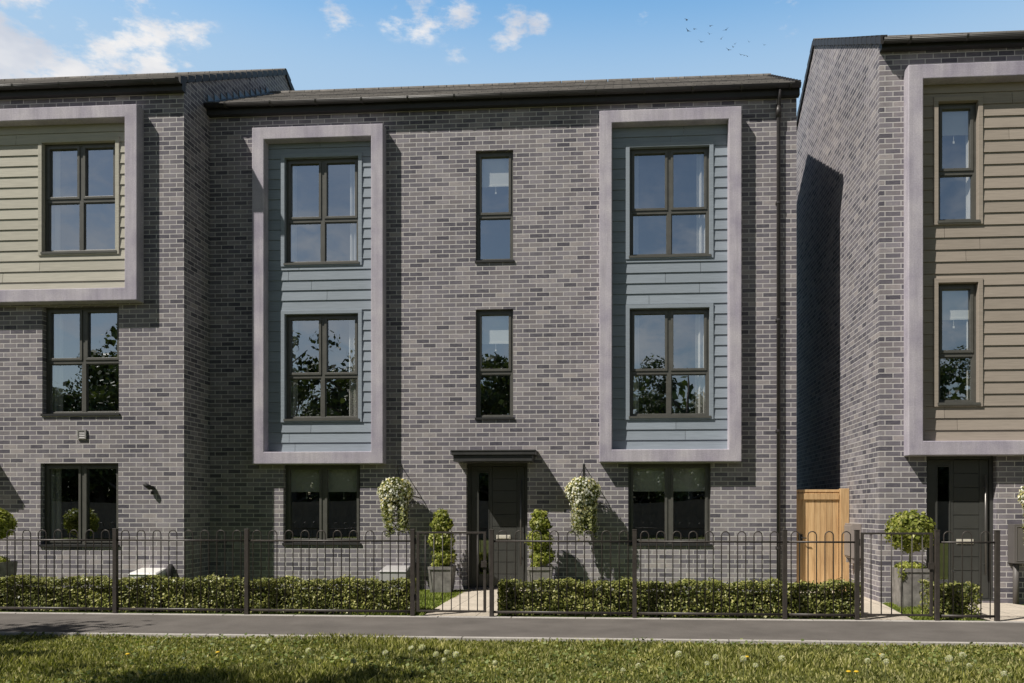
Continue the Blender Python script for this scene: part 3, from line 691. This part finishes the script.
# ------------------------------------------------------------------ dandelions
STEM=painted('stem_green',(.14,.16,.06),.7,.2); PUFF=leaf_mat('seed_white',[(0,(.72,.7,.64)),(1,(.85,.83,.78))],.5,.9); YEL=painted('dandelion_yellow',(.75,.5,.03),.7,.1)
def dand(x,y,yellow=False,h=.13):
    r=thing('dandelion','white dandelion clock on a thin stem in the front grass' if not yellow else 'yellow dandelion flower in the front grass','flower',(x,y,-.03),'white dandelion clocks in the front grass' if not yellow else 'yellow dandelions in the front grass')
    m=MB(); m.tube([(x,y,-.03),(x+.006,y,h*.5),(x,y,h)],.0025,5); m.build('stem',STEM,r)
    if yellow:
        m=MB(); m.lathe((x,y,h),[(.004,-.004),(.018,0),(.021,.006),(.012,.012)],10); m.build('flower_head',YEL,r,True)
    else:
        d=unit(130); C=np.array((x,y,h+.008))+d*.017
        leaves('seed_head',C,.019,PUFF,r,d*.6,.5)
    return r
pw=dand(-1.0,-7.0); py=dand(-1.0,-7.0,True,.04)
white=[(-3.2,-6.77),(-3.08,-6.72),(-2.6,-7.05),(-1.75,-6.95),(-1.67,-6.9),(-1.93,-7.1),(-1.44,-7.0),(-1.5,-7.13),(-1.42,-7.2),(-1.31,-7.27),(-.99,-7.3),(1.98,-7.0),(2.12,-7.02),(2.14,-6.85),(2.56,-7.15),(2.72,-7.0),(2.73,-7.1),(.96,-7.25),(1.05,-7.27),(1.25,-7.27),(.76,-7.12),(.69,-7.13),(.46,-7.2),(2.84,-7.45),(.02,-7.43),(.14,-7.41),(-4.05,-6.9),(-2.1,-7.4)]
yell=[(1.8,-7.12),(1.86,-7.12),(3.45,-7.2),(3.58,-7.18),(-4.35,-6.75),(-3.6,-6.6),(2.3,-6.3),(1.1,-6.5)]
for i,(x,y) in enumerate(white):
    z=random.uniform(-.06,-.02)
    if i==0: pw.location=(x,y,z)
    else: dup(pw,(x,y,z),None,random.random()*6,random.uniform(.85,1.35))
for i,(x,y) in enumerate(yell):
    if i==0: py.location=(x,y,-.02)
    else: dup(py,(x,y,-.02),None,random.random()*6)

# ------------------------------------------------------------------ trees behind the viewer (mirrored in the glass, shading the grass)
TLEAF=leaf_mat('tree_leaf',[(0,(.02,.032,.01)),(.5,(.045,.065,.018)),(1,(.09,.11,.035))],.25)
TBARK=painted('tree_bark',(.09,.07,.055),.95,.3,12,.5)
def tree(name,h,rad,low,seed,leaf,n,label,group):
    rs=np.random.default_rng(seed); rr=random.Random(seed)
    r=thing(name,label,'tree',(0,0,0),group)
    m=MB(); m.tube([(0,0,-.1),(.05,.03,h*.25),(.0,.1,h*.55),(.1,.05,h*.92)],[h*.026,h*.02,h*.012,h*.003],9)
    Cs=[];Ns=[]; nl=22
    for k in range(nl):
        z0=low+(h*.85-low)*k/nl*.8; a=k*2.4+rr.random(); zf=(z0-low)/(h-low); L=rad*(1.05-.75*zf**1.4)*rr.uniform(.65,1.1)
        e=Vector((math.cos(a)*L,math.sin(a)*L,z0+L*rr.uniform(.35,.8)))
        mid=Vector((e.x*.5,e.y*.5,z0+(e.z-z0)*.4)); m.tube([(0,.05,z0*.95),tuple(mid),tuple(e)],[h*.009,h*.006,h*.002],6)
        for q in range(4):
            t=rr.uniform(.35,1.08); p=np.array(mid.lerp(e,t))+rs.normal(0,rad*.1,3); s=rad*rr.uniform(.16,.3)
            nn=n//(nl*4); d=rs.normal(size=(nn,3)); d/=np.linalg.norm(d,axis=1,keepdims=True); Cs.append(p+d*(rs.random(nn)**.4)[:,None]*s*np.array((1,1,.75))); Ns.append(d)
    m.build('trunk',TBARK,r,True); leaves('crown',np.concatenate(Cs),leaf,TLEAF,r,np.concatenate(Ns),.7)
    return r
TG='trees opposite the houses seen mirrored in the windows'; TL='dark leafy tree mirrored in the window panes'
p1=tree('broadleaf_tree',9.5,3.3,1.2,3,.17,23000,TL,TG); p2=tree('broadleaf_tree',8.4,2.9,.9,5,.17,20000,TL,TG); p3=tree('broadleaf_tree',10,3.1,1.4,8,.17,23000,TL,TG)
spots=[(-38,-33),(-33.5,-31),(-30,-34),(-26,-31.5),(-22,-34),(-18,-31),(-14.5,-34),(-10.5,-31.5),(-7,-34),(-3.4,-31),(.2,-34.5),(3.6,-31),(7.5,-34),(11.5,-31.5),(15,-34),(19,-31),(24,-33),(30,-34)]
for i,(x,y) in enumerate(spots):
    pr_=(p1,p2,p3)[i%3]
    if i<3: pr_.location=(x,y,0)
    else: dup(pr_,(x,y,0),None,i*1.3,random.uniform(.92,1.22))
n=32000; X=RNG.uniform(-48,48,n); Y=-39+RNG.normal(0,1,n); Z=RNG.random(n)**1.2*(8.2+1.2*np.sin(X*.7)+.8*np.sin(X*1.9))
tag(leaves('woodland',np.stack([X,Y,Z],1),.5,TLEAF,None,None,.7),'dark belt of woodland mirrored low in the ground floor windows','woodland',kind='stuff')
X=RNG.uniform(-46,46,16000); tag(leaves('woodland',np.stack([X,-35.5+RNG.normal(0,.5,16000),RNG.uniform(0,5.2,16000)+.5*np.sin(X*1.3)],1),.5,TLEAF,None,None,.8),'dense dark undergrowth mirrored low in the ground floor windows','woodland',kind='stuff')
FT=painted('fence_timber',(.11,.075,.05),.9,.3,4)
ft=thing('timber_fence','brown close-boarded fence mirrored faintly in the ground floor windows','fence',(0,-28,0)); m=MB(); x=-42
while x<34: m.box(x,x+.12,-28.01,-27.99,0,1.75); x+=.125
m.build('boards',FT,ft); m=MB(); m.box(-42,34,-28.05,-28.012,1.3,1.4); m.box(-42,34,-28.05,-28.012,.3,.4); m.build('rail',FT,ft)
SG='trees just outside the photo that shade the front grass'
q=tree('broadleaf_tree',7.2,2.1,3.6,21,.17,5200,'leafy tree throwing dappled shade over the left end of the footway and grass',SG)
q.location=(-11.2,-9.3,0)
for k,(x,y,s) in enumerate([(-7.6,-11.7,.95),(-5.1,-11.7,.95)]):
    if s: dup(q,(x,y,0),None,k*1.7+.4,s)

# ------------------------------------------------------------------ birds
BIRD=painted('bird_dark',(.02,.02,.022),.8,.1)
def bird(loc,rz,roll,sc,first=[None]):
    if first[0] is None:
        r=thing('bird','small dark bird flying high above the middle house roof','bird',(0,0,0),'flock of birds in the sky')
        m=MB(); m.lathe((0,0,0),[(.01,-.28),(.05,-.14),(.07,0),(.05,.12),(.02,.2)],8)
        m.v=[(v[0],v[2],v[1]) for v in m.v]; m.poly([(-.06,-.25,0),(0,-.42,0),(.06,-.25,0)]); m.build('body',BIRD,r,True)
        for s in (-1,1):
            m=MB(); m.poly([(0,.1,.02),(s*.22,.14,.12),(s*.55,-.05,.2),(s*.24,-.06,.12),(0,-.1,.02)]); m.build('wing',BIRD,r)
        first[0]=r
    else: r=dup(first[0],loc)
    r.location=loc; r.rotation_euler=(random.uniform(.2,.9),roll,rz); r.scale=(sc,)*3
TH=math.atan(.0706); ct,st=math.cos(TH),math.sin(TH)
for (x,y) in [(687,20),(694,29),(688,31),(710,26),(709.5,34),(726,30),(721,39),(735,44),(728.5,50),(733,47),(749,42),(764,45),(741,55),(744,55.5),(747.5,56.5),(701,42)]:
    dep=78+((x*7)%9); u=(x-561)/840*dep; zz=1.33+(510-y)/840*dep
    bird((u*ct-dep*st,u*st+dep*ct-13.9,zz),random.uniform(-1,1),random.uniform(-.5,.5),(.62 if x<730 else .42))

# ------------------------------------------------------------------ camera, sun, sky
cam=bpy.data.objects.new('camera',bpy.data.cameras.new('camera')); COL.objects.link(cam); S.camera=cam
cam.location=(0,-13.9,1.33); cam.rotation_euler=(math.pi/2,0,TH)
cam.data.sensor_width=36; cam.data.lens=36*840/1024; cam.data.shift_x=-(561-512)/1024; cam.data.shift_y=(510-341.5)/1024; cam.data.clip_end=2000
SD=Vector((1,.75,-1.56)).normalized()
sun=bpy.data.objects.new('sun',bpy.data.lights.new('sun','SUN')); COL.objects.link(sun); sun.rotation_euler=SD.to_track_quat('-Z','Y').to_euler()
sun.data.energy=5; sun.data.angle=math.radians(.53); sun.data.color=(1,.945,.865)
w=bpy.data.worlds.new('World'); S.world=w; w.use_nodes=True; nt=w.node_tree; nt.nodes.clear()
sky=nd(nt,'ShaderNodeTexSky',sky_type='NISHITA'); sky.sun_disc=False; sky.sun_elevation=math.asin(-SD.z)
sky.sun_rotation=math.atan2(-SD.x,-SD.y); sky.air_density=1.0; sky.dust_density=.6; sky.ozone_density=1.6
tc=nd(nt,'ShaderNodeTexCoord').outputs['Generated']
bg=nd(nt,'ShaderNodeBackground'); bg.inputs[1].default_value=.1; sx=nd(nt,'ShaderNodeSeparateXYZ'); nt.links.new(tc,sx.inputs[0])
def mrange(x,a,b,c,d):
    n=nd(nt,'ShaderNodeMapRange',interpolation_type='SMOOTHSTEP'); nt.links.new(x,n.inputs[0])
    for k,v in zip((1,2,3,4),(a,b,c,d)): n.inputs[k].default_value=v
    return n.outputs[0]
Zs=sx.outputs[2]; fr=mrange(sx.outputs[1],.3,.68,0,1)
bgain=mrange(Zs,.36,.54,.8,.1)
gain=mathn(nt,'ADD',mathn(nt,'MULTIPLY',fr,2.9),mathn(nt,'MULTIPLY',mathn(nt,'SUBTRACT',1,fr),bgain))  # added directional gain: sky boosted ahead, dimmed behind to deepen the facade shade
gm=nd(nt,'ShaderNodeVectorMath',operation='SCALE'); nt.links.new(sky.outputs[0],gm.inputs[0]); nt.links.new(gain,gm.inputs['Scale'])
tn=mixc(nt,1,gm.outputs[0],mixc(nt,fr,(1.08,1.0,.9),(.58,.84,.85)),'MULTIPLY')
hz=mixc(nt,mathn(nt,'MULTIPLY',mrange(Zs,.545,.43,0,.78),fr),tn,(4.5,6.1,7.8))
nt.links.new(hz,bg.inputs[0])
def dirn(x,y):
    u=(x-561)/840; v=(510-y)/840; return Vector((u*ct-st,u*st+ct,v)).normalized()
tot=None
for x,y,r,wt in [(-5,60,110,1.15),(-30,0,100,1.1),(70,82,60,1.0),(35,10,55,.6),(143,36,42,.9),(150,66,38,1.0),(192,42,40,.66),(108,74,50,.9),(340,20,30,.7),(352,27,26,.6),(395,19,26,.55),(418,19,32,.74),(440,20,26,.55),(464,13,32,.82),(512,33,34,.95),(535,28,24,.6),(457,50,22,.4),(795,11,30,.55),(640,14,26,.3),(150,2,60,.55)]:
    d=dirn(x,y); vm=nd(nt,'ShaderNodeVectorMath',operation='DISTANCE'); nt.links.new(tc,vm.inputs[0]); vm.inputs[1].default_value=d
    R=r/840/math.sqrt(1+((510-y)/840)**2)
    mr=nd(nt,'ShaderNodeMapRange',interpolation_type='SMOOTHSTEP'); nt.links.new(vm.outputs['Value'],mr.inputs[0]); mr.inputs[1].default_value=R; mr.inputs[2].default_value=0; mr.inputs[3].default_value=0; mr.inputs[4].default_value=wt
    tot=mr.outputs[0] if tot is None else mathn(nt,'MAXIMUM',tot,mr.outputs[0])
beh=nd(nt,'ShaderNodeMapRange',interpolation_type='SMOOTHSTEP'); nt.links.new(sx.outputs[1],beh.inputs[0]); beh.inputs[1].default_value=.1; beh.inputs[2].default_value=-.5; beh.inputs[3].default_value=0; beh.inputs[4].default_value=.5
mp=nd(nt,'ShaderNodeMapping'); mp.inputs['Scale'].default_value=(1,1,2.1); nt.links.new(tc,mp.inputs[0])
nb=noise(nt,24,7,mp.outputs[0],.62); nl=noise(nt,5,2,mp.outputs[0])
front=mathn(nt,'ADD',tot,mathn(nt,'MULTIPLY',mathn(nt,'SUBTRACT',nb,.5),3.2))
mk=nd(nt,'ShaderNodeMapRange',interpolation_type='SMOOTHSTEP'); nt.links.new(front,mk.inputs[0]); mk.inputs[1].default_value=.26; mk.inputs[2].default_value=1.05; mk.inputs[3].default_value=0; mk.inputs[4].default_value=.93
gt=nd(nt,'ShaderNodeMapRange',interpolation_type='SMOOTHSTEP'); nt.links.new(tot,gt.inputs[0]); gt.inputs[1].default_value=0; gt.inputs[2].default_value=.3; gt.inputs[3].default_value=0; gt.inputs[4].default_value=1
back=mathn(nt,'MULTIPLY',beh.outputs[0],mathn(nt,'MULTIPLY',nl,mathn(nt,'MULTIPLY',nb,4)))
mb_=nd(nt,'ShaderNodeMapRange',interpolation_type='SMOOTHSTEP'); nt.links.new(back,mb_.inputs[0]); mb_.inputs[1].default_value=.36; mb_.inputs[2].default_value=.75; mb_.inputs[3].default_value=0; mb_.inputs[4].default_value=.55
msk=mathn(nt,'MAXIMUM',mathn(nt,'MULTIPLY',mk.outputs[0],gt.outputs[0]),mathn(nt,'MULTIPLY',mb_.outputs[0],mrange(Zs,.42,.26,0,1)))
cc=ramp(nt,noise(nt,9,4,mp.outputs[0]),[(.35,(.62,.66,.75)),(.6,(.95,.93,.92))])
b2=nd(nt,'ShaderNodeBackground'); nt.links.new(cc,b2.inputs[0]); nt.links.new(mathn(nt,'ADD',.68,mathn(nt,'MULTIPLY',fr,.28)),b2.inputs[1])
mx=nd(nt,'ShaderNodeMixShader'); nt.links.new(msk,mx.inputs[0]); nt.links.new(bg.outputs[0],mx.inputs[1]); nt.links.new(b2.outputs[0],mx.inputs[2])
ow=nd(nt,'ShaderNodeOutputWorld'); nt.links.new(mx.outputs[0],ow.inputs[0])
S.view_settings.view_transform='Standard'; S.view_settings.look='None'; S.view_settings.exposure=0

S.cycles.max_bounces=6; S.cycles.diffuse_bounces=3; S.cycles.glossy_bounces=3; S.cycles.transparent_max_bounces=8; S.cycles.caustics_reflective=False; S.cycles.caustics_refractive=False
